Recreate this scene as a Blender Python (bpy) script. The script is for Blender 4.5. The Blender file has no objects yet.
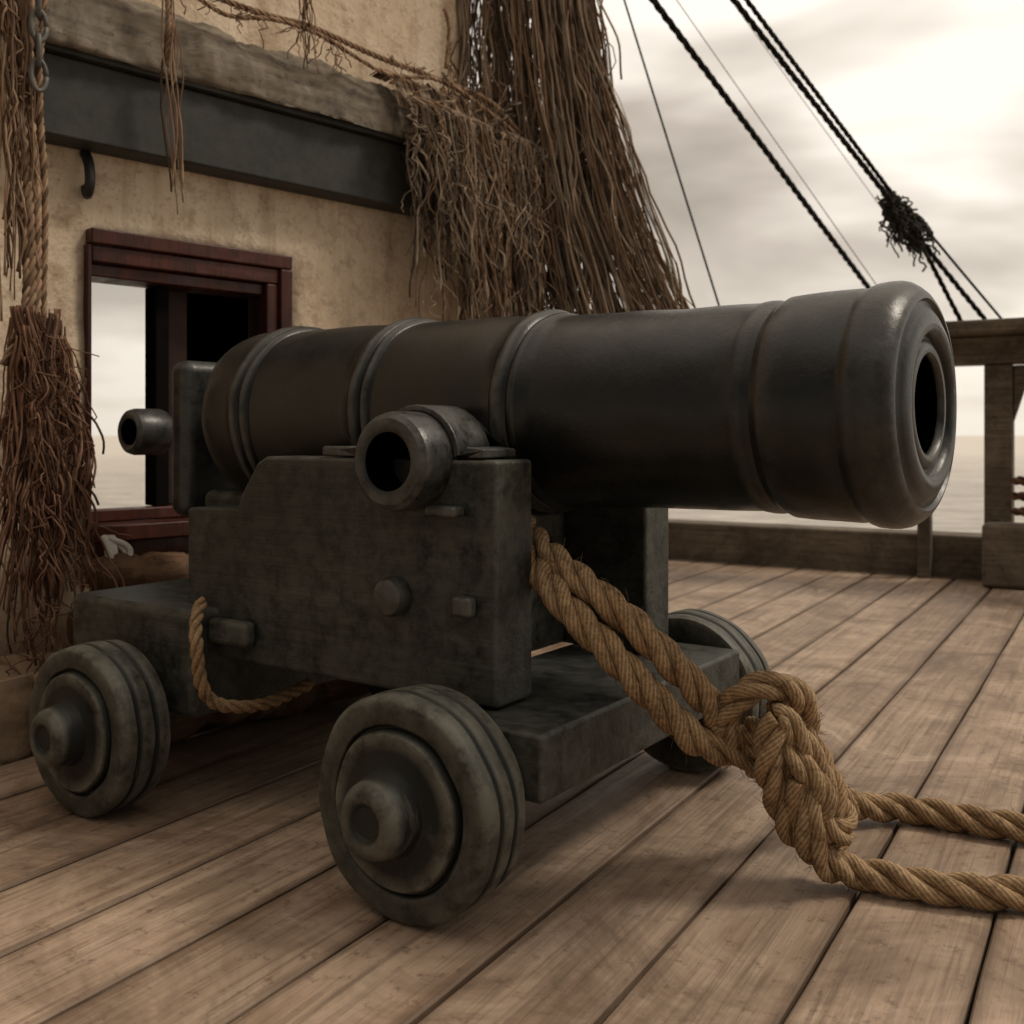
import bpy, bmesh, math, random
from mathutils import Vector, Matrix, noise
random.seed(7)
R = math.radians
S = bpy.context.scene
col = S.collection

# ------------------------------------------------------------------ helpers
class MB:
    def __init__(s): s.v=[]; s.f=[]; s.uv=[]
    def tube(s, pts, rad, sides=5, cap=True, twist=0.0):
        pts=[Vector(p) for p in pts]; n=len(pts)
        if n<2: return
        if not isinstance(rad,(list,tuple)): rad=[rad]*n
        t=(pts[1]-pts[0]).normalized()
        a=Vector((0,0,1)) if abs(t.z)<0.9 else Vector((1,0,0))
        u=t.cross(a).normalized()
        b0=len(s.v); L=0
        for i in range(n):
            if i==0: tt=pts[1]-pts[0]
            elif i==n-1: tt=pts[-1]-pts[-2]
            else: tt=pts[i+1]-pts[i-1]
            tt=tt.normalized() if tt.length>1e-9 else t
            t=tt; u=(u-t*u.dot(t)).normalized(); w=t.cross(u)
            for k in range(sides):
                an=2*math.pi*k/sides+twist*i
                s.v.append(pts[i]+(u*math.cos(an)+w*math.sin(an))*rad[i])
        L=0
        for i in range(n-1):
            dl=(pts[i+1]-pts[i]).length
            for k in range(sides):
                k2=(k+1)%sides
                s.f.append((b0+i*sides+k,b0+i*sides+k2,b0+(i+1)*sides+k2,b0+(i+1)*sides+k))
                s.uv.append(((L,k/sides),(L,(k+1)/sides),(L+dl,(k+1)/sides),(L+dl,k/sides)))
            L+=dl
        if cap:
            f1=tuple(b0+k for k in range(sides))[::-1]; f2=tuple(b0+(n-1)*sides+k for k in range(sides))
            for f in (f1,f2):
                s.f.append(f); s.uv.append(tuple((0,0) for _ in f))
    def obj(s,name,mat,parent=None,smooth=True):
        me=bpy.data.meshes.new(name); me.from_pydata([tuple(v) for v in s.v],[],s.f)
        uvl=me.uv_layers.new(name='UVMap'); i=0
        flat=[]
        for q in s.uv:
            for c in q: flat.extend(c)
        if len(flat)==len(me.loops)*2: uvl.data.foreach_set('uv',flat)
        me.materials.append(mat)
        if smooth:
            me.polygons.foreach_set('use_smooth',[True]*len(me.polygons))
        o=bpy.data.objects.new(name,me); col.objects.link(o)
        if parent: o.parent=parent
        return o

def catmull(P, step=0.01, closed=False):
    P=[Vector(p) for p in P]; out=[]
    n=len(P)
    rng=range(n) if closed else range(n-1)
    for i in rng:
        if closed: p0,p1,p2,p3=P[(i-1)%n],P[i],P[(i+1)%n],P[(i+2)%n]
        else: p0,p1,p2,p3=P[max(i-1,0)],P[i],P[i+1],P[min(i+2,n-1)]
        m=max(2,int((p2-p1).length/step))
        for k in range(m):
            t=k/m
            out.append(0.5*((2*p1)+(p2-p0)*t+(2*p0-5*p1+4*p2-p3)*t*t+(3*p1-p0-3*p2+p3)*t**3))
    out.append(P[0].copy() if closed else P[-1].copy())
    return out

def rope(mb, P, rad, pitch=None, nst=3, sides=9, closed=False, smooth_step=None):
    """laid rope: nst strands twisted round a path"""
    pts=catmull(P, smooth_step or rad*0.30, closed)
    pitch=pitch or rad*7.0
    t=(pts[1]-pts[0]).normalized()
    a=Vector((0,0,1)) if abs(t.z)<0.9 else Vector((1,0,0))
    u=t.cross(a).normalized(); L=0
    fr=[]
    for i,p in enumerate(pts):
        if i==0: tt=pts[1]-pts[0]
        elif i==len(pts)-1: tt=pts[-1]-pts[-2]
        else: tt=pts[i+1]-pts[i-1]
        if tt.length>1e-9: t=tt.normalized()
        u=(u-t*u.dot(t)).normalized(); w=t.cross(u)
        if i: L+=(p-pts[i-1]).length
        fr.append((p,u.copy(),w.copy(),L))
    off=rad*0.53; rs=rad*0.49
    for k in range(nst):
        q=[];rr=[]
        for p,u_,w_,l in fr:
            an=2*math.pi*(l/pitch+k/nst)
            q.append(p+(u_*math.cos(an)+w_*math.sin(an))*off)
            rr.append(rs*(1+0.14*noise.noise(Vector((l*25,k*7.3,1)))))
        mb.tube(q,rr,sides)
    return fr

def fuzz(mb, fr, rad, n, ln=0.03):
    for _ in range(n):
        p,u,w,l=random.choice(fr)
        a=random.uniform(0,6.28); d=u*math.cos(a)+w*math.sin(a); t=u.cross(w)
        st=p+d*rad*0.9
        L=random.uniform(.3,1)*ln
        dr=(d*random.uniform(.2,.9)+t*random.choice((-1,1))*random.uniform(.5,1)+Vector((random.gauss(0,.2),)*3)).normalized()
        mb.tube([st,st+dr*L*.5,st+dr*L+d*L*.2*random.uniform(-1,1)],[.0007,.0006,.0002],3)

def lathe(name, prof, mat, parent, axis='X', segs=96, sharp=32, jitter=0.0):
    bm=bmesh.new(); rings=[]
    for (x,r) in prof:
        if r<1e-6: rings.append([bm.verts.new((x,0,0))]); continue
        ring=[]
        for k in range(segs):
            a=2*math.pi*k/segs
            rr=r
            if jitter: rr=r+jitter*min(1,r/.2)**1.5*noise.noise(Vector((x*9,math.cos(a)*2.2,math.sin(a)*2.2)))
            ring.append(bm.verts.new((x,rr*math.cos(a),rr*math.sin(a))))
        rings.append(ring)
    for a,b in zip(rings,rings[1:]):
        for k in range(segs):
            k2=(k+1)%segs
            if len(a)==1 and len(b)==1: break
            if len(a)==1: bm.faces.new((a[0],b[k],b[k2]))
            elif len(b)==1: bm.faces.new((a[k],b[0],a[k2]))
            else: bm.faces.new((a[k],b[k],b[k2],a[k2]))
    bmesh.ops.recalc_face_normals(bm,faces=bm.faces)
    if axis=='Y':
        bmesh.ops.transform(bm,matrix=Matrix.Rotation(R(90),4,'Z'),verts=bm.verts)
    me=bpy.data.meshes.new(name); bm.to_mesh(me); bm.free()
    me.polygons.foreach_set('use_smooth',[True]*len(me.polygons))
    me.set_sharp_from_angle(angle=R(sharp))
    me.materials.append(mat)
    o=bpy.data.objects.new(name,me); col.objects.link(o); o.parent=parent
    return o

def finish(bm,name,mat,parent,bevel=0.006,seg=3,smooth=True):
    bmesh.ops.recalc_face_normals(bm,faces=bm.faces)
    me=bpy.data.meshes.new(name); bm.to_mesh(me); bm.free(); me.materials.append(mat)
    o=bpy.data.objects.new(name,me); col.objects.link(o)
    if parent: o.parent=parent
    if smooth: me.polygons.foreach_set('use_smooth',[True]*len(me.polygons))
    if bevel:
        m=o.modifiers.new('bev','BEVEL'); m.width=bevel; m.segments=seg; m.limit_method='ANGLE'; m.angle_limit=R(30); m.harden_normals=True
    return o

def addbox(bm,x0,x1,y0,y1,z0,z1):
    vs=[bm.verts.new(p) for p in ((x0,y0,z0),(x1,y0,z0),(x1,y1,z0),(x0,y1,z0),(x0,y0,z1),(x1,y0,z1),(x1,y1,z1),(x0,y1,z1))]
    for f in ((0,3,2,1),(4,5,6,7),(0,1,5,4),(1,2,6,5),(2,3,7,6),(3,0,4,7)):
        bm.faces.new([vs[i] for i in f])
    return vs
def box(name,x0,x1,y0,y1,z0,z1,mat,parent,bevel=0.006,seg=3):
    bm=bmesh.new(); addbox(bm,x0,x1,y0,y1,z0,z1)
    return finish(bm,name,mat,parent,bevel,seg)
def extr(name,poly,y0,y1,mat,parent,bevel=0.008,seg=3):
    bm=bmesh.new()
    a=[bm.verts.new((x,y0,z)) for x,z in poly]; b=[bm.verts.new((x,y1,z)) for x,z in poly]
    bm.faces.new(a); bm.faces.new(b[::-1]); n=len(a)
    for i in range(n): bm.faces.new((a[i],a[(i+1)%n],b[(i+1)%n],b[i]))
    return finish(bm,name,mat,parent,bevel,seg)
def empty(name,loc=(0,0,0),rz=0):
    o=bpy.data.objects.new(name,None); col.objects.link(o); o.location=loc; o.rotation_euler=(0,0,rz); o.empty_display_size=.2
    return o

# ------------------------------------------------------------------ materials
def newmat(name):
    m=bpy.data.materials.new(name); m.use_nodes=True
    nt=m.node_tree; b=nt.nodes['Principled BSDF']
    return m,nt,b
def N(nt,t,**kw):
    n=nt.nodes.new(t)
    for k,v in kw.items(): setattr(n,k,v)
    return n
def noise_n(nt,vec,scale,detail=4,rough=.6,mscale=None,dist=0):
    if mscale:
        mp=N(nt,'ShaderNodeMapping'); mp.inputs['Scale'].default_value=mscale
        nt.links.new(vec,mp.inputs['Vector']); vec=mp.outputs[0]
    n=N(nt,'ShaderNodeTexNoise'); n.inputs['Scale'].default_value=scale; n.inputs['Detail'].default_value=min(detail,5)
    n.inputs['Roughness'].default_value=rough; n.inputs['Distortion'].default_value=dist
    nt.links.new(vec,n.inputs['Vector']); return n.outputs['Fac']
def ramp(nt,fac,stops):
    r=N(nt,'ShaderNodeValToRGB'); e=r.color_ramp.elements
    while len(e)<len(stops): e.new(.5)
    for el,(p,c) in zip(e,stops):
        el.position=p; el.color=(c,c,c,1) if isinstance(c,(int,float)) else (*c,1)
    nt.links.new(fac,r.inputs[0]); return r.outputs[0]
def mix(nt,fac,a,b,mode='MIX'):
    m=N(nt,'ShaderNodeMix',data_type='RGBA',blend_type=mode)
    for s,v in ((m.inputs[0],fac),(m.inputs[6],a),(m.inputs[7],b)):
        if isinstance(v,(int,float)): s.default_value=v
        elif isinstance(v,tuple): s.default_value=(*v,1)
        else: nt.links.new(v,s)
    return m.outputs[2]
def math_n(nt,op,a,b=None):
    m=N(nt,'ShaderNodeMath',operation=op)
    for s,v in zip(m.inputs,(a,b)):
        if v is None: continue
        if isinstance(v,(int,float)): s.default_value=v
        else: nt.links.new(v,s)
    return m.outputs[0]
def bump(nt,b,h,strength=.4,dist=.01,prev=None):
    n=N(nt,'ShaderNodeBump'); n.inputs['Strength'].default_value=strength; n.inputs['Distance'].default_value=dist
    nt.links.new(h,n.inputs['Height'])
    if prev: nt.links.new(prev,n.inputs['Normal'])
    nt.links.new(n.outputs[0],b.inputs['Normal']); return n.outputs[0]
def objco(nt): return N(nt,'ShaderNodeTexCoord').outputs['Object']

def mat_iron(name,base,worn,dust,rough=(.38,.62),grain=None,wear=.6,dustk=.6,streak=None,spec=.5,scuff=.2):
    m,nt,b=newmat(name); co=objco(nt)
    n1=noise_n(nt,co,3.5,5,.7); n2=noise_n(nt,co,70,3,.7)
    n3=noise_n(nt,co,16,5,.75)
    c=mix(nt,ramp(nt,n1,[(.3,0),(.72,1)]),base,tuple(x*2.0 for x in base))
    geo=N(nt,'ShaderNodeNewGeometry')
    pt=ramp(nt,geo.outputs['Pointiness'],[(.508,0),(.55,1)])
    wr=math_n(nt,'MULTIPLY',pt,ramp(nt,n3,[(.34,.1),(.58,1)]))
    wr=math_n(nt,'MULTIPLY',wr,wear)
    c=mix(nt,wr,c,worn)
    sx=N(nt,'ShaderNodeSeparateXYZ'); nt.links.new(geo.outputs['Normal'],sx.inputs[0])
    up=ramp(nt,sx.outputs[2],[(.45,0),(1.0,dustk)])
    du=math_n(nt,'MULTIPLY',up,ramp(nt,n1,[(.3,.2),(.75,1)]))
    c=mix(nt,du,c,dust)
    if grain:
        g=noise_n(nt,co,1,5,.7,grain)
        c=mix(nt,ramp(nt,g,[(.38,0.0),(.75,.5)]),c,tuple(x*2.4+.002 for x in base))
    if streak:
        g=noise_n(nt,co,1,4,.75,streak)
        c=mix(nt,ramp(nt,g,[(.57,0.0),(.72,.4)]),c,worn)
    sc=ramp(nt,n3,[(.65,0),(.69,1)])
    c=mix(nt,math_n(nt,'MULTIPLY',sc,scuff),c,worn)
    pit=ramp(nt,n3,[(.30,.9),(.35,0)])
    c=mix(nt,pit,c,(.002,.002,.002))
    nt.links.new(c,b.inputs['Base Color'])
    b.inputs['Specular IOR Level'].default_value=spec
    rr=N(nt,'ShaderNodeMapRange'); nt.links.new(n3,rr.inputs[0]); rr.inputs[1].default_value=.3; rr.inputs[2].default_value=.7; rr.inputs[3].default_value=rough[0]; rr.inputs[4].default_value=rough[1]
    nt.links.new(rr.outputs[0],b.inputs['Roughness'])
    p=bump(nt,b,n2,.25,.002); p=bump(nt,b,n3,.26,.005,p)
    if grain: bump(nt,b,g,.6,.005,p)
    return m
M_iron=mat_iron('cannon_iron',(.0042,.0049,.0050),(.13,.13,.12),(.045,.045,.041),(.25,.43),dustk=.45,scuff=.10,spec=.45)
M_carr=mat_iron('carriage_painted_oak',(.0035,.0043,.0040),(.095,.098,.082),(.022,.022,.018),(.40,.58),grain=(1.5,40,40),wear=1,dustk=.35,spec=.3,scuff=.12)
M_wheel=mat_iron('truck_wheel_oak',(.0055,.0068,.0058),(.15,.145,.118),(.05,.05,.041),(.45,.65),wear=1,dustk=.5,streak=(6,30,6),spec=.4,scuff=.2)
def simple(name,c,rough=.8,spec=.5):
    m,nt,b=newmat(name); b.inputs['Base Color'].default_value=(*c,1); b.inputs['Roughness'].default_value=rough
    b.inputs['Specular IOR Level'].default_value=spec
    co=objco(nt); n=noise_n(nt,co,12,5,.7)
    nt.links.new(mix(nt,ramp(nt,n,[(.3,0),(.7,1)]),tuple(x*.6 for x in c),tuple(x*1.35 for x in c)),b.inputs['Base Color'])
    bump(nt,b,n,.3,.004); return m
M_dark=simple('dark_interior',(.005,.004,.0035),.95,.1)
M_shade=simple('shade_black',(.0015,.0014,.0013),1,.0)  # black colour paints in the shade inside bores, holes and breech gap
M_caulk=simple('pitch_caulk',(.008,.007,.006),.9,.2)
M_steel=simple('grey_painted_beam',(.036,.036,.033),.6,.3)
M_black=simple('blackened_metal',(.012,.012,.012),.5)

def mat_wood(name,c1,c2,dark,axis=1,rough=.7,fine=60,island=True,bs=.5,blotk=.75):
    m,nt,b=newmat(name); co=objco(nt)
    geo=N(nt,'ShaderNodeNewGeometry')
    if island:
        cb=N(nt,'ShaderNodeCombineXYZ'); 
        r10=math_n(nt,'MULTIPLY',geo.outputs['Random Per Island'],37.0)
        for i in range(3): nt.links.new(r10,cb.inputs[i])
        va=N(nt,'ShaderNodeVectorMath',operation='ADD'); nt.links.new(co,va.inputs[0]); nt.links.new(cb.outputs[0],va.inputs[1]); cv=va.outputs[0]
    else: cv=co
    sc=[fine]*3; sc[axis]=fine*.03
    g=noise_n(nt,cv,1,5,.7,tuple(sc),.6)
    sc2=[9]*3; sc2[axis]=.8
    g2=noise_n(nt,cv,1,5,.65,tuple(sc2),1.2)
    c=mix(nt,ramp(nt,g2,[(.3,0),(.7,1)]),c1,c2)
    c=mix(nt,ramp(nt,g,[(.46,0),(.70,.8)]),c,tuple(x*.42 for x in c1))
    if island:
        c=mix(nt,ramp(nt,geo.outputs['Random Per Island'],[(0,.38),(1,0)]),c,tuple(x*.42 for x in c1))
    nb=noise_n(nt,co,2.2,5,.78,None,.8)
    c=mix(nt,ramp(nt,nb,[(.46,0),(.66,blotk)]),c,dark)
    sp=ramp(nt,noise_n(nt,co,22,4,.78),[(.56,0),(.66,.8*blotk)])
    c=mix(nt,sp,c,dark)
    c=mix(nt,ramp(nt,nb,[(.32,.4),(.44,0)]),c,tuple(min(1,x*1.2+.03) for x in c2))
    if island:
        sx=N(nt,'ShaderNodeSeparateXYZ'); nt.links.new(co,sx.inputs[0])
        q=math_n(nt,'FRACT',math_n(nt,'DIVIDE',math_n(nt,'ADD',sx.outputs[0],.943+.242*40),.242))
        e=math_n(nt,'MINIMUM',q,math_n(nt,'SUBTRACT',1.0,q))
        e=math_n(nt,'ADD',e,math_n(nt,'MULTIPLY',math_n(nt,'SUBTRACT',g2,.5),.16))
        c=mix(nt,ramp(nt,e,[(.0,.85),(.10,0)]),c,dark)
    nt.links.new(c,b.inputs['Base Color'])
    nt.links.new(ramp(nt,g2,[(.3,rough-.18),(.7,rough+.1)]),b.inputs['Roughness'])
    b.inputs['Specular IOR Level'].default_value=.3
    p=bump(nt,b,g,bs,.003); bump(nt,b,g2,.3,.006,p)
    return m
M_deck=mat_wood('deck_planks_wood',(.36,.255,.182),(.52,.40,.30),(.12,.079,.053),1,.60,blotk=.72,bs=.85)
M_rail=mat_wood('weathered_rail_wood',(.12,.095,.068),(.22,.18,.135),(.042,.032,.023),0,.8,island=False)
M_frame=mat_wood('mahogany_window_wood',(.050,.011,.006),(.09,.022,.011),(.014,.005,.004),2,.45,island=False,bs=.25)
M_log=mat_wood('driftwood_log',(.13,.07,.036),(.21,.125,.07),(.025,.014,.008),0,.85,island=False,bs=.9)
M_cap=mat_wood('weathered_canvas_cap',(.14,.115,.085),(.26,.22,.17),(.035,.025,.018),0,.85,fine=30,island=False,bs=1)

def mat_plaster():
    m,nt,b=newmat('aged_plaster'); co=objco(nt)
    n1=noise_n(nt,co,1.6,5,.70,None,.4); n2=noise_n(nt,co,9,5,.78); n3=noise_n(nt,co,60,4,.7)
    c=mix(nt,ramp(nt,n1,[(.32,0),(.66,1)]),(.60,.46,.32),(.80,.68,.53))
    c=mix(nt,ramp(nt,n2,[(.50,0),(.70,.7)]),c,(.33,.225,.14))
    c=mix(nt,ramp(nt,n3,[(.56,0),(.70,.5)]),c,(.22,.145,.09))
    sx=N(nt,'ShaderNodeSeparateXYZ'); nt.links.new(co,sx.inputs[0])
    low=ramp(nt,math_n(nt,'ADD',sx.outputs[2],math_n(nt,'MULTIPLY',n2,.5)),[(.45,.8),(1.25,0)])
    c=mix(nt,low,c,(.15,.095,.055))
    run=ramp(nt,noise_n(nt,co,1,5,.6,(9,9,.7)),[(.52,0),(.72,.55)])
    c=mix(nt,run,c,(.28,.19,.115))
    nt.links.new(c,b.inputs['Base Color']); b.inputs['Roughness'].default_value=.9; b.inputs['Specular IOR Level'].default_value=.2
    p=bump(nt,b,n1,.7,.04); p=bump(nt,b,n2,.6,.012,p); bump(nt,b,n3,.5,.004,p)
    return m
M_plaster=mat_plaster()

def mat_rope(name,c1,c2,dark,isl=0.0,lo=.25,hi=.62):
    m,nt,b=newmat(name); co=objco(nt)
    uv=N(nt,'ShaderNodeTexCoord').outputs['UV']
    sep=N(nt,'ShaderNodeSeparateXYZ'); nt.links.new(uv,sep.inputs[0])
    s=math_n(nt,'ADD',math_n(nt,'MULTIPLY',sep.outputs[1],10.0),math_n(nt,'MULTIPLY',sep.outputs[0],-60.0))
    w=math_n(nt,'SINE',math_n(nt,'MULTIPLY',s,6.2832))
    n=noise_n(nt,co,140,4,.75); n0=noise_n(nt,co,8,4,.6)
    h=math_n(nt,'ADD',math_n(nt,'MULTIPLY',w,.16),n)
    c=mix(nt,ramp(nt,n0,[(.3,0),(.7,1)]),c1,c2)
    if not isl:
        c=mix(nt,ramp(nt,h,[(lo,.8),(hi,0)]),c,dark)
        c=mix(nt,ramp(nt,noise_n(nt,co,26,4,.7),[(.5,0),(.66,.55)]),c,dark)
        bump(nt,b,h,.8,.0018)
    else:
        geo=N(nt,'ShaderNodeNewGeometry')
        c=mix(nt,ramp(nt,geo.outputs['Random Per Island'],[(0,.95),(.5,.35),(1,0)]),c,dark)
    nt.links.new(c,b.inputs['Base Color']); b.inputs['Roughness'].default_value=.85; b.inputs['Specular IOR Level'].default_value=.25
    return m
M_rope=mat_rope('hemp_rope',(.36,.23,.12),(.54,.38,.22),(.055,.031,.015),lo=.2,hi=.70)
M_string=mat_rope('tarred_twine',(.26,.19,.135),(.54,.44,.335),(.022,.015,.010),1)
M_string2=mat_rope('brown_twine',(.26,.155,.095),(.48,.335,.22),(.03,.017,.010),1)
M_red=mat_rope('rust_brown_rope',(.18,.088,.055),(.34,.20,.13),(.03,.013,.009),1)
M_dkrope=mat_rope('black_tarred_rope',(.012,.011,.010),(.03,.027,.023),(.006,.006,.005))
M_cloth=simple('white_rag',(.6,.57,.52))

# ------------------------------------------------------------------ DECK (planks run along local Y)
A_DECK=R(-31.1)
deck=empty('ship_deck',(0,0,0),A_DECK)
bm=bmesh.new()
pw=.242; gap=.009; x0=-.943-pw*17
Y0,Y1=-3.0,6.95
while x0<5.0:
    xa,xb=x0+gap/2,x0+pw-gap/2
    ya,yb=Y0,Y1-.003
    dz=random.uniform(-.0022,.0022); c=.004; zb=-.05; n=int((yb-ya)/.12)
    rows=[]; ph=random.uniform(0,50); ph2=random.uniform(0,50)
    for i in range(n+1):
        yy=ya+(yb-ya)*i/n
        w1=.0040*noise.noise(Vector((ph,yy*1.1,0)))+.0020*noise.noise(Vector((ph,yy*5,0))); w2=.0040*noise.noise(Vector((ph2,yy*1.1,9)))+.0020*noise.noise(Vector((ph2,yy*5,9)))
        rows.append([bm.verts.new(p) for p in ((xa+w1,yy,zb),(xa+w1,yy,dz-c),(xa+c+w1,yy,dz),((xa+xb)/2,yy,dz+.0012),(xb-c+w2,yy,dz),(xb+w2,yy,dz-c),(xb+w2,yy,zb))])
    for a,b_ in zip(rows,rows[1:]):
        for j in range(6): bm.faces.new((a[j],b_[j],b_[j+1],a[j+1]))
    bm.faces.new(rows[0]); bm.faces.new(rows[-1][::-1])
    x0+=pw
finish(bm,'planks',M_deck,deck,0,1,False)
box('caulking_bed',-5.0,5.0,Y0,Y1,-.12,-.02,M_caulk,deck,0)
box('hull',-5.02,5.02,Y0-.02,7.24,-4,-.125,M_rail,deck,0)
box('edge_coaming',-5.0,5.0,6.952,7.22,-.12,.27,M_rail,deck,.02)

# ------------------------------------------------------------------ RAILING
rail=empty('ship_railing',(0,0,0),A_DECK)
box('top_rail',-5,5,6.62,7.18,1.50,1.585,M_rail,rail,.02)
box('under_rail',-5,5,6.78,6.98,1.33,1.498,M_rail,rail,.012)
for i,xp in enumerate((-4.4,-3.05,-.682,.9,2.2,3.6)):
    wd=.078
    box('post_%d'%i,xp-wd,xp+wd,6.80,6.945,.0,1.328,M_rail,rail,.012)
    box('post_base_%d'%i,xp-.07,xp+.19,6.60,6.798,.0,.38,M_rail,rail,.03)
    extr('brace_%d'%i,[(xp+wd+.002,1.32),(xp+wd+.002,.98),(xp+wd+.06,1.17),(xp+wd+.16,1.27),(xp+wd+.30,1.32)],6.83,6.91,M_rail,rail,.008)
box('stanchion',-1.15,-1.07,6.84,6.93,0,1.328,M_rail,rail,.01)
mb=MB()
pp=[]
for i in range(60):
    a=i*.35; pp.append((-.42+(.16+.01*math.sin(i))*math.cos(a),6.70+(.08)*math.sin(a)*.8,.405+.010*i*.5))
rope(mb,pp,.022,sides=6,smooth_step=.02); o=mb.obj('rope_coil',M_red); o.rotation_euler=(0,0,A_DECK)

# ------------------------------------------------------------------ WATER
bm=bmesh.new(); v=[bm.verts.new(p) for p in ((-6000,-6000,-3.2),(6000,-6000,-3.2),(6000,6000,-3.2),(-6000,6000,-3.2))]; bm.faces.new(v)
m,nt,b=newmat('sea_water'); co=objco(nt)
nw=noise_n(nt,co,.35,5,.65,(1,1.0,1)); nw2=noise_n(nt,co,1,5,.65,(.02,.12,1)); nw3=noise_n(nt,co,.9,4,.6,(.25,1.2,1))
c=mix(nt,ramp(nt,nw2,[(.35,0),(.65,1)]),(.20,.185,.16),(.40,.37,.32))
c=mix(nt,ramp(nt,nw3,[(.52,0),(.62,.9)]),c,(.62,.57,.51))
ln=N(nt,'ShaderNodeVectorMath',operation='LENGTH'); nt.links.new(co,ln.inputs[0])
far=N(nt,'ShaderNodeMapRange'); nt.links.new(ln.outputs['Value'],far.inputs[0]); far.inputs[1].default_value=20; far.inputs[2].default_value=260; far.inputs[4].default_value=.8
c=mix(nt,far.outputs[0],c,(.74,.68,.60))   # aerial haze painted into the sea colour, paler with distance
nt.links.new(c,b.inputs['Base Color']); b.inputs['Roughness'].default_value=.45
bump(nt,b,nw,1,.6)
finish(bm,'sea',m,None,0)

# ------------------------------------------------------------------ BUILDING (deck cabin)
A_W=math.atan2(.719,.695)
cab=empty('plaster_deck_cabin',(-1.55,3.1,0),A_W)
us=sorted(set([round(-2.5+.1*i,3) for i in range(51)]+[.27,1.02,1.95,2.455])); zs=sorted(set([round(.1*i,3) for i in range(37)]+[.60,1.548,2.06]))
us=[u for u in us if u<=2.456]
bm=bmesh.new(); vd={}
def gv(u,z):
    if (u,z) not in vd:
        d=.022*noise.noise(Vector((u*1.4,z*1.4,0)))+.008*noise.noise(Vector((u*6,z*6,4)))
        vd[(u,z)]=bm.verts.new((u,-d,z))
    return vd[(u,z)]
for ua,ub in zip(us,us[1:]):
    for za,zb in zip(zs,zs[1:]):
        if ua>=.269 and ub<=1.021 and za>=.599 and zb<=1.549: continue
        if ua>=1.949 and za>=2.059: continue
        bm.faces.new((gv(ua,za),gv(ub,za),gv(ub,zb),gv(ua,zb)))
o=finish(bm,'front_wall',M_plaster,cab,0)
md=o.modifiers.new('s','SOLIDIFY'); md.thickness=.2; md.offset=-1
OU0,OU1=.68,1.27
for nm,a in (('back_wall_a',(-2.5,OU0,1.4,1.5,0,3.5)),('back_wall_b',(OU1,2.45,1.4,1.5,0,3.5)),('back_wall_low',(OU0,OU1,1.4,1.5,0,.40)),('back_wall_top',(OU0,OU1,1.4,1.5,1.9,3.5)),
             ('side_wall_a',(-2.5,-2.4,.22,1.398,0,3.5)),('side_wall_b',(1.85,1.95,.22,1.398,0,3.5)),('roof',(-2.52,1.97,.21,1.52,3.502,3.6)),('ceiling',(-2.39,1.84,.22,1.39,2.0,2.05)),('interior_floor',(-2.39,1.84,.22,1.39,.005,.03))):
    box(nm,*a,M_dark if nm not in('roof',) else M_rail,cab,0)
def fr(nm,u0,u1,y0,y1,z0,z1,bv=.006): box(nm,u0,u1,y0,y1,z0,z1,M_frame,cab,bv)
fr('casing_top',.262,1.015,-.045,.04,1.512,1.562)
fr('casing_top_in',.27,.963,-.03,.10,1.455,1.510)
fr('casing_top_in2',.27,.915,-.005,.14,1.412,1.453)
fr('casing_right',.965,1.015,-.045,.04,.60,1.510)
fr('casing_right_in',.915,.963,-.028,.10,.60,1.453)
fr('casing_left',.255,.269,-.03,.14,.60,1.510,.003)
fr('sill',.24,1.05,-.09,.10,.56,.612)
fr('sill_lower',.27,1.03,-.05,-.012,.50,.558)
fr('rail_bottom',.271,.91,.03,.10,.614,.655)
box('mullion',.525,.575,.05,.13,.656,1.411,M_dark,cab,.004)
box('inner_shutter',.577,.68,.12,.16,.656,1.411,simple('dark_shutter',(.03,.010,.007),.6,.3),cab,.004)
box('eave_beam',.06,2.52,-.13,-.012,1.805,2.05,M_steel,cab,.008)
box('eave_lip',.05,2.53,-.155,-.012,2.052,2.075,M_steel,cab,.005)
bm=bmesh.new(); prev=None; NS=22
for i in range(241):
    u=.02+i*(2.40/240)
    sec=[]
    for j in range(NS):
        a=math.pi*(-.12+1.15*j/(NS-1))
        rr=1+.16*noise.noise(Vector((u*3.1,math.sin(a)*1.3,j*.10)))+.09*noise.noise(Vector((u*11,j*.35,2)))+.05*noise.noise(Vector((u*30,j*.8,5)))
        sec.append(bm.verts.new((u,-.02-.155*math.cos(a)*rr, 2.085+max(-.02,.225*math.sin(a)*rr)*(1-.12*(i/240)))))
    if prev:
        for j in range(NS-1): bm.faces.new((prev[j],sec[j],sec[j+1],prev[j+1]))
    prev=sec
finish(bm,'weathered_cap',M_cap,cab,0)
for i in range(9):
    bm=bmesh.new(); u0=-1.9+i*.47
    bmesh.ops.create_cube(bm,size=1); bmesh.ops.subdivide_edges(bm,edges=bm.edges,cuts=9,use_grid_fill=True)
    for v_ in bm.verts:
        c=v_.co; q=c.normalized()*.62; c=c.lerp(q,.16)
        n_=noise.noise(c*2.3+Vector((i*5,0,0)))*.20+noise.noise(c*7+Vector((i*5,0,0)))*.10
        v_.co=Vector((u0+.235+c.x*(.48),-.16+c.y*.32*(1+n_),.11+c.z*(.24)*(1+n_)))
    finish(bm,'plinth_stone_%d'%i,M_plaster,cab,0)
mb=MB(); mb.tube(catmull([(.25,-.02,1.80),(.25,-.05,1.76),(.25,-.06,1.70),(.252,-.035,1.665),(.255,-.02,1.69)],.01),.017,8); mb.obj('iron_hook',M_black,cab)
logs=empty('driftwood_log_stack'); logs.location=(-1.55,3.1,0); logs.rotation_euler=(0,0,A_W)
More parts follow.
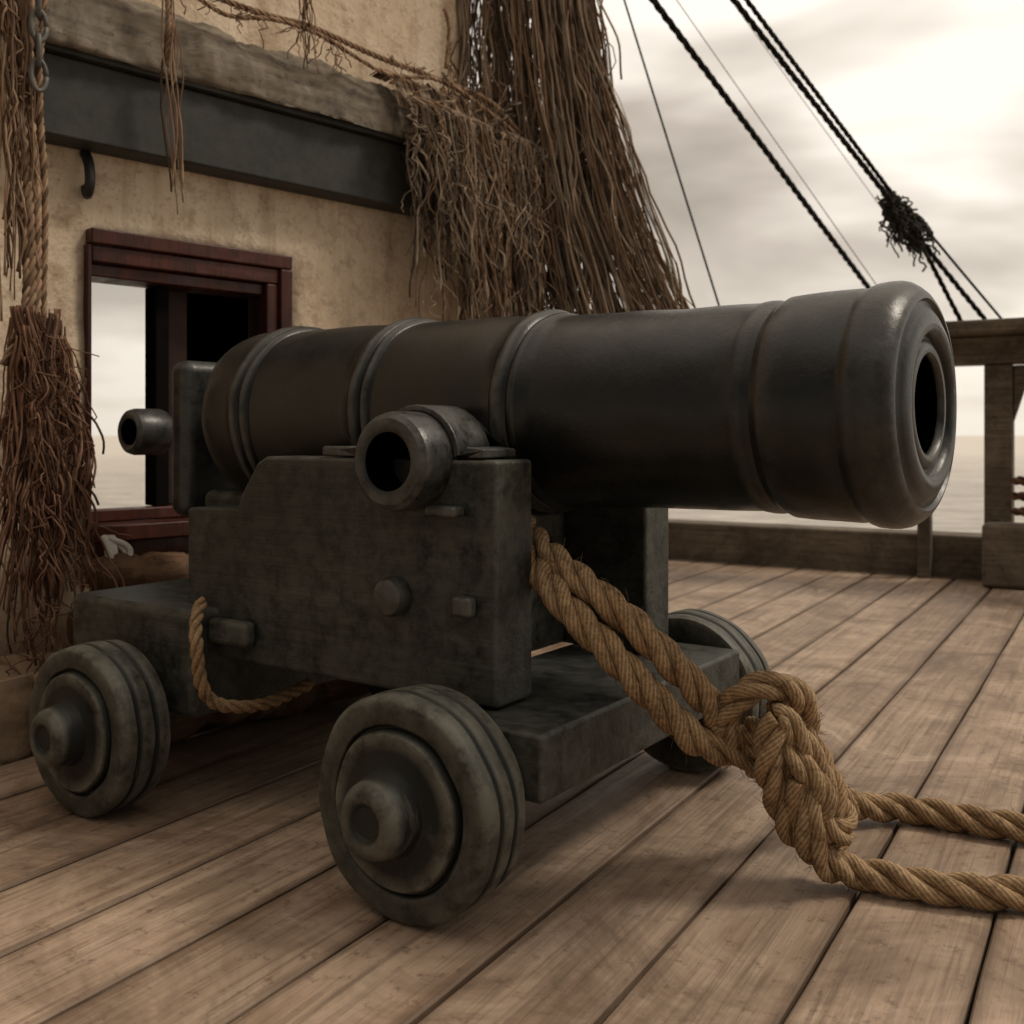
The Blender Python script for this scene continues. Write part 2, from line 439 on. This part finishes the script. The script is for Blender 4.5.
for i,(u0,u1,y,z,r) in enumerate(((.22,1.25,-.17,.46,.065),(.30,1.4,-.30,.34,.07),(.15,1.3,-.17,.31,.075),(.2,1.35,-.28,.19,.08),(.1,1.2,-.45,.10,.09))):
    mb=MB(); n=60
    P=[(u0+(u1-u0)*j/n, y+.03*noise.noise(Vector((j*.14,i,0))), z+.03*noise.noise(Vector((j*.14,i,5)))) for j in range(n+1)]
    mb.tube(P,[r*(1+.30*noise.noise(Vector((j*.2,i*3,1)))+.12*noise.noise(Vector((j*.8,i*3,1))))*(.75 if j in(0,n) else 1) for j in range(n+1)],14)
    mb.obj('log_%d'%i,M_log,logs)
MW=Matrix.Translation((-1.55,3.1,0))@Matrix.Rotation(A_W,4,'Z')
mb=MB()
for i in range(9):
    mb.tube(catmull([(.28+random.uniform(-.02,.03),-.12,.58),(.30+random.uniform(-.04,.04),-.17,.52+random.uniform(-.02,.02)),(.29+random.uniform(-.05,.05),-.18,.44+random.uniform(-.04,.03))],.012),.010,6)
mb.obj('white_rag',M_cloth).matrix_world=MW

# ------------------------------------------------------------------ hanging cordage, in wall frame
def wiggle(P0,P1,n,amp,f,seed,hf=.12):
    P0=Vector(P0);P1=Vector(P1); out=[]
    for i in range(n+1):
        t=i/n; p=P0.lerp(P1,t)
        e=math.sin(math.pi*min(1,t*1.0))*.6+.4*t
        v=Vector((noise.noise(Vector((t*f,seed,0))),noise.noise(Vector((t*f,seed,7))),.3*noise.noise(Vector((t*f,seed,13)))))
        v+=hf*Vector((noise.noise(Vector((t*f*5,seed,20))),noise.noise(Vector((t*f*5,seed,27))),0))
        out.append(p+v*amp*e)
    return out
mb=MB()
P=[(.15,-.16,2.42),(.45,-.2,2.40),(.62,-.19,2.36),(.8,-.2,2.35),(1.0,-.2,2.36),(1.3,-.19,2.34),(1.6,-.19,2.33),(1.9,-.2,2.30),(2.1,-.2,2.2),(2.35,-.2,2.16)]
rope(mb,P,.012,sides=6,smooth_step=.012)
rope(mb,[(p[0]+.03,p[1]-.01,p[2]-.035+.03*math.sin(p[0]*9)) for p in P],.009,sides=6,smooth_step=.012)
for (u,z0,z1,n) in ((.42,2.55,1.60,9),(.94,2.6,2.15,8),(1.62,2.5,2.25,4)):
    for i in range(n):
        s=random.uniform(0,99); du=random.uniform(-.03,.03)
        mb.tube(wiggle((u+du*.4,-.23,z0),(u+du+.03,-.21-random.uniform(0,.03),z1+random.uniform(0,.12)),30,.045,3,s),random.uniform(.002,.0038),4)
    rope(mb,[(u-.02,-.235,z0+.1),(u+.0,-.24,(z0+z1)/2+.15),(u+.01,-.21,(z0+z1)/2)],.009,sides=6)
for i in range(60):
    s=random.uniform(0,99); u=random.uniform(.2,1.9)
    mb.tube(wiggle((u,-.20,2.36),(u+random.uniform(-.12,.12),-.21,2.36-random.uniform(.03,.14)),10,.06,4,s),.0022,4)
mb.obj('draped_rope',M_string2).matrix_world=MW
mb=MB()
for i,(du,rr) in enumerate(((-.05,.016),(-.015,.013),(.02,.011),(-.08,.012))):
    rope(mb,[(.02+du,-.16,3.3),(.03+du+.01*i,-.17,2.4),(.035+du*.8,-.17,1.9+.02*i),(.05+du*.7,-.18,1.6),(.045+du*.5,-.19,1.3),(.04+du*1.2,-.19,1.1)],rr,sides=6,smooth_step=.012)
for i in range(50):
    s=random.uniform(0,99)
    mb.tube(wiggle((-.05+random.uniform(-.04,.04),-.18,random.uniform(1.9,3.1)),(-.0+random.uniform(-.06,.05),-.19,random.uniform(1.2,2.0)),30,.06,4,s),random.uniform(.002,.004),4)
mb.obj('hanging_rope',M_string2).matrix_world=MW
mb=MB()
for g in range(50):
    s0=random.uniform(0,99); u=.04+random.gauss(0,.04); sp=random.gauss(.02,.06)
    z0=1.16+random.uniform(-.10,.12); L=random.uniform(.3,1.0)
    z1=max(.14,z0-L)
    base=wiggle((u,-.19+random.uniform(-.04,.04),z0),(u+sp*(.3+L),-.2+random.uniform(-.07,.03),z1),34,.12,random.choice((2,3,4)),s0,.1)
    for i in range(random.randint(7,13)):
        s=random.uniform(0,99); ox=random.gauss(0,.008); oy=random.gauss(0,.008); am=random.choice((.015,.025,.05))
        k1=random.randint(18,34)
        mb.tube([p+Vector((ox*(1+j*.04)+am*noise.noise(Vector((j*.13,s,0)))*min(1,j/12),oy+am*noise.noise(Vector((j*.13,s,5)))*min(1,j/12),0)) for j,p in enumerate(base[:k1])],random.uniform(.0018,.0042),4)
for i in range(50):
    s=random.uniform(0,99); u=.04+random.gauss(0,.04); z=random.uniform(.2,1.2)
    mb.tube(wiggle((u,-.26,z),(u+random.gauss(.02,.07),-.27,z-random.uniform(.05,.3)),16,.12,3,s,.2),.002,4)
mb.obj('frayed_rope_bundle',M_red).matrix_world=MW
mb=MB()
for i in range(5):
    cz=2.23-i*.072; pts=[]
    for k_ in range(17):
        a=2*math.pi*k_/16; x_=.022*math.cos(a); z_=.045*math.sin(a)
        pts.append((.03+(x_ if i%2==0 else x_*.3),-.22+(0 if i%2==0 else x_*.95),cz+z_))
    mb.tube(pts,.0075,7)
mb.obj('iron_chain',simple('chain_iron',(.10,.095,.085),.5)).matrix_world=MW

mb=MB(); mb2=MB()
for g in range(95):
    u0=1.37+1.10*random.random()**.9; s0=random.uniform(0,999)
    zt=2.33-.05*(u0-1.4)
    z1=random.choice((random.uniform(1.2,1.5),random.uniform(1.3,2.05)))
    if u0<1.5: z1=random.uniform(1.55,2.0)
    y=-.20-random.uniform(0,.10)
    lean=random.gauss(.07,.06)
    for i in range(random.randint(4,10)):
        s=random.uniform(0,999); u=u0+random.gauss(0,.014); yy=y+random.gauss(0,.014)
        am=random.choice((.015,.03,.05,.10))
        zz1=z1+random.uniform(-.05,.35)
        P=[Vector((u,-.03,zt)),Vector((u,-.10,zt+.01)),Vector((u,-.155,zt-.03)),Vector((u,-.185,zt-.09))]
        body=wiggle(Vector((u,yy,zt-.16)),(u+lean+random.gauss(0,.02),yy-.02,zz1),26,am,random.choice((3,5,8)),s,.2)
        off=[.08*noise.noise(Vector((j*.08,s0,3)))*min(1,j/8) for j in range(len(body))]
        P+= [p+Vector((o_,0,0)) for p,o_ in zip(body,off)]
        (mb if random.random()<.6 else mb2).tube(P,random.choice((.0016,.0022,.003,.004,.005)),4)
for i in range(12):
    u=1.5+.9*random.random(); s=random.uniform(0,999)
    rope(mb2,[(u,-.12,2.33),(u,-.19,2.26)]+wiggle((u,-.24,2.14),(u+.06,-.26,1.25),10,.10,3,s,0),random.uniform(.007,.011),sides=5,smooth_step=.012)
for i in range(60):
    s=random.uniform(0,999); u=random.uniform(1.4,2.4); z=random.uniform(1.4,2.2)
    mb.tube(wiggle((u,-.30,z),(u+random.uniform(-.12,.2),-.30,z-random.uniform(.1,.5)),20,.12,3,s,.2),.0018,4)
mb.obj('rope_fringe',M_string).matrix_world=MW
mb2.obj('brown_rope_fringe',M_string2).matrix_world=MW
mb=MB(); mb2=MB()
TOPZ=3.75
for g in range(125):
    q=random.random()**.8; s0=random.uniform(0,999)
    xt0=-.25+.55*q; yt0=4.55+random.uniform(-.12,.26); fan=.02+.80*q**1.2
    gw=random.choice((.03,.06,.12))
    for i in range(random.randint(3,9)):
        s=random.uniform(0,999)
        xt=xt0+random.gauss(0,.010); yt=yt0+random.gauss(0,.012)
        ze=random.choice((1.15,1.15,random.uniform(1.2,2.6)))
        zs_=TOPZ if random.random()<.8 else random.uniform(2.2,3.4)
        P=[]; n=36; am=random.choice((.012,.02,.035,.06,.12)); f=random.choice((3,5,9,14))
        for j in range(n+1):
            z=zs_+(ze-zs_)*j/n; t=(TOPZ-z)/(TOPZ-1.15)
            x=xt+fan*(.10*t+.9*max(0,t-.12)**2.3)+gw*noise.noise(Vector((t*4,s0,0)))*min(1,t*2)
            P.append((x+am*(noise.noise(Vector((t*f,s,0)))+.2*noise.noise(Vector((t*f*5,s,0))))*min(1,t*3),yt+am*noise.noise(Vector((t*f,s,5))),z))
        (mb if random.random()<.6 else mb2).tube(P,random.choice((.0014,.002,.0026,.0035,.005)),4)
for i in range(70):
    z=random.uniform(1.3,2.9); t=(TOPZ-z)/(TOPZ-1.15); s=random.uniform(0,99)
    a=-.2+.1*t+random.uniform(0,.3); b_=a+random.uniform(.08,.30); lim=.26+.72*max(0,t-.12)**2.3
    b_=min(b_,lim)
    if b_-a>.05: mb2.tube(wiggle((a,4.45,z),(b_,4.5,z-random.uniform(0,.4)),18,.14,3,s,.2),.0022,4)
mb.obj('shroud_net',M_string); mb2.obj('brown_shroud_net',M_string2)
mb=MB(); mb.tube([(-1.2,4.6,3.80),(.0,4.6,3.78),(1.4,4.6,3.76)],[.07,.075,.06],20); mb.obj('wooden_spar',M_log)

# ------------------------------------------------------------------ rigging lines to the far rail
def ext(a,b,s0,s1):
    a=Vector(a);b=Vector(b); return a+(b-a)*s0, a+(b-a)*s1
rg=empty('standing_rigging')
def line(a,b,r,s0=-1.2,s1=1.0,mat=M_dkrope,twist=False):
    p,q=ext(a,b,s0,s1); mb=MB(); n=60
    L=(q-p).length
    P=[p.lerp(q,i/n)+Vector((0,0,-.012*L*math.sin(math.pi*i/n)*.15)) for i in range(n+1)]
    if twist: rope(mb,P,r,sides=5,smooth_step=.03,pitch=r*11)
    else: mb.tube(P,r,7)
    mb.obj('line',mat,rg)
line((.767,5.5,3.234),(2.564,7.3,1.918),.021,s1=1.22,twist=True)
line((1.088,5.0,3.022),(2.30,5.95,2.13),.017,s1=1.0,twist=True)
line((1.15,5.0,3.022),(2.29,5.95,2.19),.014,s1=1.0,twist=True)
line((2.29,5.95,2.13),(2.86,6.2,1.60),.016,s0=0,twist=True)
line((2.33,5.95,2.10),(2.72,6.2,1.58),.015,s0=0,twist=True)
line((2.34,5.93,2.16),(3.02,6.3,1.60),.008,s0=0)
line((.66,6,3.446),(1.217,6,1.643),.0065,s1=1.1)
line((1.05,6.5,3.66),(2.30,6.5,1.87),.003,s1=1.15,mat=M_string)
line((.40,6.5,3.66),(.86,6.5,2.4),.0025,s1=1.6,mat=M_string)
line((1.50,7,3.87),(2.20,7.0,2.9),.0025,s1=1.8,mat=M_string)
mb=MB()
c0=Vector((2.27,5.93,2.15)); dr=Vector((.57,.25,-.53)).normalized()
for i in range(190):
    a=c0+dr*random.uniform(-.18,.10)+Vector([random.gauss(0,.028) for _ in range(3)])
    L=random.uniform(.05,.20)
    b_=a+(dr*.8+Vector((random.gauss(0,.30),random.gauss(0,.3),random.gauss(-.35,.3))))*L
    mb.tube(wiggle(a,b_,10,.08,4,random.uniform(0,99)),random.uniform(.003,.008),4)
for k_ in range(6):
    cc=c0+dr*(-.16+.05*k_); u=dr.cross(Vector((0,0,1))).normalized(); w=dr.cross(u)
    mb.tube([cc+(u*math.cos(a*.5)+w*math.sin(a*.5))*(.045)+dr*.01*math.sin(a) for a in range(14)],.014,6)
mb.obj('rigging_knot',simple('dark_weathered_rope',(.035,.031,.025)),rg)

# ------------------------------------------------------------------ CANNON
A_C=A_DECK+R(-4.0)
can=empty('cannon',(0.012,2.454,0),A_C)
AZ=.955
bz=empty('gun_tube',(0,0,AZ),R(-2.5)); bz.parent=can
prof=[(-.955,0),(-.957,.06),(-.955,.13),(-.950,.19),(-.938,.217),(-.915,.234),(-.885,.240),(-.855,.243),(-.80,.2435),
 (-.788,.243),(-.780,.249),(-.770,.254),(-.757,.2545),(-.749,.250),(-.744,.242),(-.736,.249),(-.726,.251),(-.715,.247),(-.710,.239),(-.66,.239),
 (-.50,.237),(-.34,.2345),(-.333,.240),(-.322,.246),(-.310,.2465),(-.302,.242),(-.297,.234),(-.289,.240),(-.280,.242),(-.271,.238),(-.266,.231),
 (-.15,.229),(0,.2265),(.09,.2245),(.097,.229),(.107,.236),(.122,.237),(.132,.232),(.138,.224),(.148,.2275),(.158,.225),(.165,.219),
 (.30,.216),(.45,.2125),(.60,.2095),(.640,.209),(.648,.2115),(.658,.213),(.670,.213),(.680,.211),(.688,.2085),(.698,.213),(.708,.2190),(.74,.2205),(.80,.2215),(.838,.222),
 (.848,.220),(.854,.2205),(.862,.225),(.874,.229),(.890,.230),(.905,.2295),(.918,.226),(.930,.218),(.940,.209),(.946,.200),(.947,.194),(.941,.189),(.942,.181),(.950,.172),(.956,.160),(.959,.148),(.957,.136),(.949,.129),(.941,.126),(.941,.119),(.948,.112),(.951,.103),(.950,.096),(.944,.091),(.935,.090),(.40,.0895),(.38,0)]
pd=[]
for a,b_ in zip(prof,prof[1:]):
    n=max(1,int((Vector(b_)-Vector(a)).length/.03)) if .15<a[1] else 1
    for j in range(n): pd.append((a[0]+(b_[0]-a[0])*j/n,a[1]+(b_[1]-a[1])*j/n))
pd.append(prof[-1])
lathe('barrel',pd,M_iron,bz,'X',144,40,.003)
lathe('bore_shade_lining',[(.938,.0888),(.5,.088),(.42,.088),(.41,0)],M_shade,bz,'X',64)  # black sleeve inside the barrel, painted shade for the bore
bm=bmesh.new(); addbox(bm,-1.175,-1.08,-.17,.17,.66-AZ,1.120-AZ); finish(bm,'breech_plate',M_iron,bz,.038,6)
bm=bmesh.new(); addbox(bm,-1.08,-.86,-.12,.12,.66-AZ,.74-AZ); finish(bm,'breech_block',M_carr,bz,.03,4)
lathe('breech_neck',[(-1.08,.10),(-.93,.12)],M_shade,bz,'X',40)
lathe('cascabel_neck',[(-1.36,.03),(-1.26,.035),(-1.20,.045),(-1.175,.07)],M_iron,bz,'X',40).location=(0,0,-.04)
lathe('cascabel_loop',[(-.06,.042),(-.065,.055),(-.055,.068),(-.04,.073),(.04,.073),(.055,.068),(.06,.05),(.05,0)],M_iron,bz,'Y',48).location=(-1.39,-.10,-.045)
lathe('cascabel_hole',[(-.061,.041),(-.03,.039),(-.02,0)],M_shade,bz,'Y',32).location=(-1.39,-.10,-.045)
TZ=.846
for sg in (-1,1):
    t=lathe('trunnion',[(-.46,.060),(-.464,.070),(-.462,.088),(-.452,.099),(-.435,.103),(-.38,.103),(-.20,.100),(-.20,0)],M_iron,can,'Y',72); t.location=(.0,0,TZ)
    h=lathe('trunnion_bore',[(-.461,.060),(-.455,.057),(-.34,.056),(-.338,0)],M_shade,can,'Y',48); h.location=(.0,0,TZ)
    if sg==1: h.rotation_euler=t.rotation_euler=(0,0,math.pi)
    cx=.0
    poly=[(cx+.118*math.cos(R(-8+196*j/16)),TZ+.118*math.sin(R(-8+196*j/16))) for j in range(17)]
    inner=[(cx+.1035*math.cos(R(-8+196*j/16)),TZ+.1035*math.sin(R(-8+196*j/16))) for j in range(17)]
    P=[(.18,.853),(.18,.872),(.135,.876)]+poly[1:-1]+[(-.125,.876),(-.22,.872),(-.22,.853)]+inner[::-1][1:-1]
    extr('capsquare',P,sg*.375,sg*.262,M_iron,can,.004,2)
chk=[(.215,.357),(.215,.85),(-.455,.85),(-.485,.835),(-.545,.755),(-.555,.725),(-.745,.718),(-.745,.40),(-.70,.357)]
extr('cheek_near',chk,-.38,-.25,M_carr,can,.010,4)
extr('cheek_far',chk,.25,.38,M_carr,can,.010,4)
box('transom',-.14,-.02,-.248,.248,.36,.70,M_carr,can,.01)
box('stool_bed',-.72,-.15,-.248,.248,.42,.50,M_carr,can,.01)
extr('quoin',[(-.70,.502),(-.70,.70),(-.25,.60),(-.25,.502)],-.12,.12,M_carr,can,.01)
box('front_axletree',-.02,.375,-.46,.46,.225,.353,M_carr,can,.010,4)
box('rear_axletree',-1.13,-.62,-.46,.46,.22,.480,M_carr,can,.022,4)
wp=[(.065,0),(.065,.06),(.065,.12),(.065,.190),(.060,.202),(.048,.207),(.03,.208),(.0255,.206),(.022,.2025),(.018,.2025),(.014,.206),(.008,.210),(-.018,.211),(-.024,.209),(-.028,.205),(-.033,.205),(-.037,.209),(-.05,.209),(-.062,.207),(-.071,.200),(-.074,.193),(-.074,.168),(-.072,.158),(-.069,.154),(-.062,.151),(-.062,.148),(-.078,.145),(-.084,.140),(-.085,.11),(-.085,.085),(-.089,.078),(-.12,.073),(-.140,.069),(-.152,.060),(-.157,.05),(-.157,.040),(-.153,.033),(-.148,.028),(-.147,0)]
for nm,x,y,sc in (('front_wheel_near',.145,-.528,1.0),('rear_wheel_near',-.83,-.565,.955),('front_wheel_far',.20,.535,1.0),('rear_wheel_far',-.80,.535,.965)):
    rz=.211*sc
    w=lathe(nm,wp,M_wheel,can,'Y',112,40,.006); w.location=(x,y,rz); w.scale=(sc,)*3
    if y>0: w.rotation_euler=(0,R(40),math.pi)
    else: w.rotation_euler=(0,R(70 if x>0 else 160),0)
    ax=lathe(nm+'_axle',[(0,0),(0,.05),(.18,.05),(.18,0)],M_carr,can,'Y',32); ax.location=(x,y if y<0 else y-.18,rz)
def boltr(x,z,r,l):
    b_=lathe('bolt',[(-l,0),(-l,r*.6),(-l+.006,r*.88),(-l+.02,r),(0,r)],M_iron,can,'Y',32); b_.location=(x,-.38,z)
boltr(-.045,.56,.042,.04)
box('square_bolt_head',.12,.17,-.41,-.381,.535,.578,M_iron,can,.010)
box('bracket_peg',.06,.14,-.42,-.381,.735,.757,M_iron,can,.008)
box('side_step',-.62,-.48,-.42,-.381,.40,.46,M_carr,can,.014)
box('key_plate',-.28,-.19,-.37,-.27,.852,.875,M_iron,can,.006)

# ------------------------------------------------------------------ BREECHING ROPE with knot
rp=MB(); fz=MB(); RR=.033
frs=[]
PA=[(-.02,2.42,.70),(.02,2.30,.70),(.055,2.20,.665),(.115,2.12,.62),(.179,2.06,.575),(.276,2.03,.49),(.375,2.04,.385),(.425,2.08,.315),(.45,2.15,.26),(.52,2.18,.20)]
PB=[(-.05,2.42,.67),(.0,2.30,.675),(.04,2.18,.635),(.10,2.07,.565),(.20,2.02,.465),(.29,2.02,.37),(.37,2.04,.29),(.44,2.07,.262),(.52,2.07,.245),(.58,2.12,.22)]
frs.append(rope(rp,PA,RR)); frs.append(rope(rp,PB,RR))
U=[(.425,2.05,.33),(.455,2.03,.385),(.515,2.03,.405),(.575,2.06,.375),(.60,2.10,.31),(.565,2.13,.25),(.50,2.10,.235),(.45,2.07,.27)]
frs.append(rope(rp,U,RR*.93,closed=True))
V=[(.515,2.00,.345),(.56,2.01,.305),(.60,2.03,.24),(.63,2.05,.165),(.655,2.06,.10),(.62,2.05,.065),(.56,2.03,.11),(.525,2.02,.18),(.50,2.00,.26)]
frs.append(rope(rp,V,RR*.93,closed=True))
W=[(.48,2.08,.30),(.545,2.00,.27),(.595,1.99,.215),(.60,2.00,.16),(.565,2.03,.14),(.54,2.08,.19)]
frs.append(rope(rp,W,RR*.85,closed=True))
X=[(.54,2.06,.36),(.57,1.995,.20),(.61,1.99,.135),(.655,2.02,.13),(.64,2.08,.21),(.60,2.10,.28)]
frs.append(rope(rp,X,RR*.85,closed=True))
T1=[(.53,2.12,.30),(.585,2.16,.24),(.64,2.22,.17),(.713,2.30,.10),(.80,2.36,.045),(.894,2.38,.034),(.98,2.34,.034),(1.08,2.28,.034),(1.20,2.25,.034),(1.5,2.27,.034),(1.9,2.45,.034)]
T2=[(.55,2.00,.23),(.575,2.00,.13),(.61,2.01,.065),(.67,2.03,.036),(.735,2.0,.034),(.80,1.965,.034),(.88,1.945,.034),(.966,1.93,.034),(1.10,1.92,.034),(1.35,1.95,.034),(1.8,2.1,.034)]
frs.append(rope(rp,T1,RR)); frs.append(rope(rp,T2,RR))
br=empty('breeching_rope')
rp.obj('rope_body',M_rope,br)
for f_ in frs: fuzz(fz,f_,RR,170)
fz.obj('rope_fibres',M_rope,br)
rp=MB()
rope(rp,[(-.745,2.46,.50),(-.74,2.40,.46),(-.725,2.36,.40),(-.72,2.37,.33),(-.70,2.40,.275),(-.65,2.45,.25),(-.59,2.52,.245),(-.52,2.64,.26)],.016)
rp.obj('side_tackle_rope',M_rope)
mb=MB(); mb.tube(catmull([(1.50,2.99,.015),(1.54,3.0,.03),(1.60,3.02,.028),(1.70,3.06,.012)],.01),.010,6); mb.tube([(1.53,3.03,.006),(1.6,2.98,.03),(1.64,2.95,.012)],.006,5); mb.obj('iron_spike',M_black)

# ------------------------------------------------------------------ WORLD + SUN
w=bpy.data.worlds.new('World'); S.world=w; w.use_nodes=True; nt=w.node_tree; nt.nodes.clear()
out=N(nt,'ShaderNodeOutputWorld')
sunaz=Vector((1,.04)).normalized(); elev=R(50)
sky=N(nt,'ShaderNodeTexSky',sky_type='NISHITA'); sky.sun_disc=False; sky.sun_elevation=elev; sky.sun_rotation=math.atan2(sunaz.x,sunaz.y)
bg1=N(nt,'ShaderNodeBackground'); bg1.inputs[1].default_value=.10; nt.links.new(sky.outputs[0],bg1.inputs[0])
tc=N(nt,'ShaderNodeTexCoord'); sp=N(nt,'ShaderNodeSeparateXYZ'); nt.links.new(tc.outputs['Generated'],sp.inputs[0])
zz=math_n(nt,'ADD',math_n(nt,'MAXIMUM',sp.outputs[2],0.0),.22)
cb=N(nt,'ShaderNodeCombineXYZ'); nt.links.new(math_n(nt,'DIVIDE',sp.outputs[0],zz),cb.inputs[0]); nt.links.new(math_n(nt,'DIVIDE',sp.outputs[1],zz),cb.inputs[1]); cb.inputs[2].default_value=5.1
n1=noise_n(nt,cb.outputs[0],1.0,4,.5,None,.3)
dt=N(nt,'ShaderNodeVectorMath',operation='DOT_PRODUCT'); nt.links.new(tc.outputs['Generated'],dt.inputs[0]); dt.inputs[1].default_value=(.72,.66,.1)
low=math_n(nt,'MULTIPLY',math_n(nt,'SUBTRACT',.26,sp.outputs[2]),.35)
n1b=math_n(nt,'ADD',math_n(nt,'ADD',n1,low),math_n(nt,'MULTIPLY',math_n(nt,'SUBTRACT',dt.outputs['Value'],.72),.22))
cc=ramp(nt,n1b,[(.37,(.42,.36,.295)),(.46,(.60,.52,.435)),(.53,(.86,.77,.66)),(.60,(1.2,1.11,.98))])
hz=ramp(nt,sp.outputs[2],[(0.0,.85),(.10,.45),(.22,0)])
cc=mix(nt,hz,cc,(.94,.845,.72))
amp=ramp(nt,dt.outputs['Value'],[(0.0,.34),(.25,.8),(.5,1.0)])
zen=ramp(nt,sp.outputs[2],[(.50,0),(.85,1)])
st=math_n(nt,'ADD',math_n(nt,'MULTIPLY',amp,1.0),math_n(nt,'MULTIPLY',zen,2.0))
bg2=N(nt,'ShaderNodeBackground'); nt.links.new(st,bg2.inputs[1]); nt.links.new(cc,bg2.inputs[0])
mx=N(nt,'ShaderNodeMixShader'); mx.inputs[0].default_value=.95; nt.links.new(bg1.outputs[0],mx.inputs[1]); nt.links.new(bg2.outputs[0],mx.inputs[2]); nt.links.new(mx.outputs[0],out.inputs[0])
sl=bpy.data.lights.new('sun','SUN'); sl.energy=1.5; sl.angle=R(12); sl.color=(1,.90,.76)
so=bpy.data.objects.new('sun',sl); col.objects.link(so)
dv=Vector((sunaz.x*math.cos(elev),sunaz.y*math.cos(elev),math.sin(elev))); so.rotation_euler=dv.to_track_quat('Z','Y').to_euler()

# ------------------------------------------------------------------ CAMERA
cam=bpy.data.cameras.new('camera'); co_=bpy.data.objects.new('camera',cam); col.objects.link(co_)
co_.location=(0,0,.9); co_.rotation_euler=(R(90),0,0)
cam.lens=36.03; cam.sensor_width=36; cam.shift_y=-.0752; cam.clip_end=12000; cam.clip_start=.05
cam.dof.use_dof=True; cam.dof.focus_distance=2.1; cam.dof.aperture_fstop=4.5
S.camera=co_
S.view_settings.view_transform='Standard'; S.view_settings.look='None'; S.view_settings.exposure=0
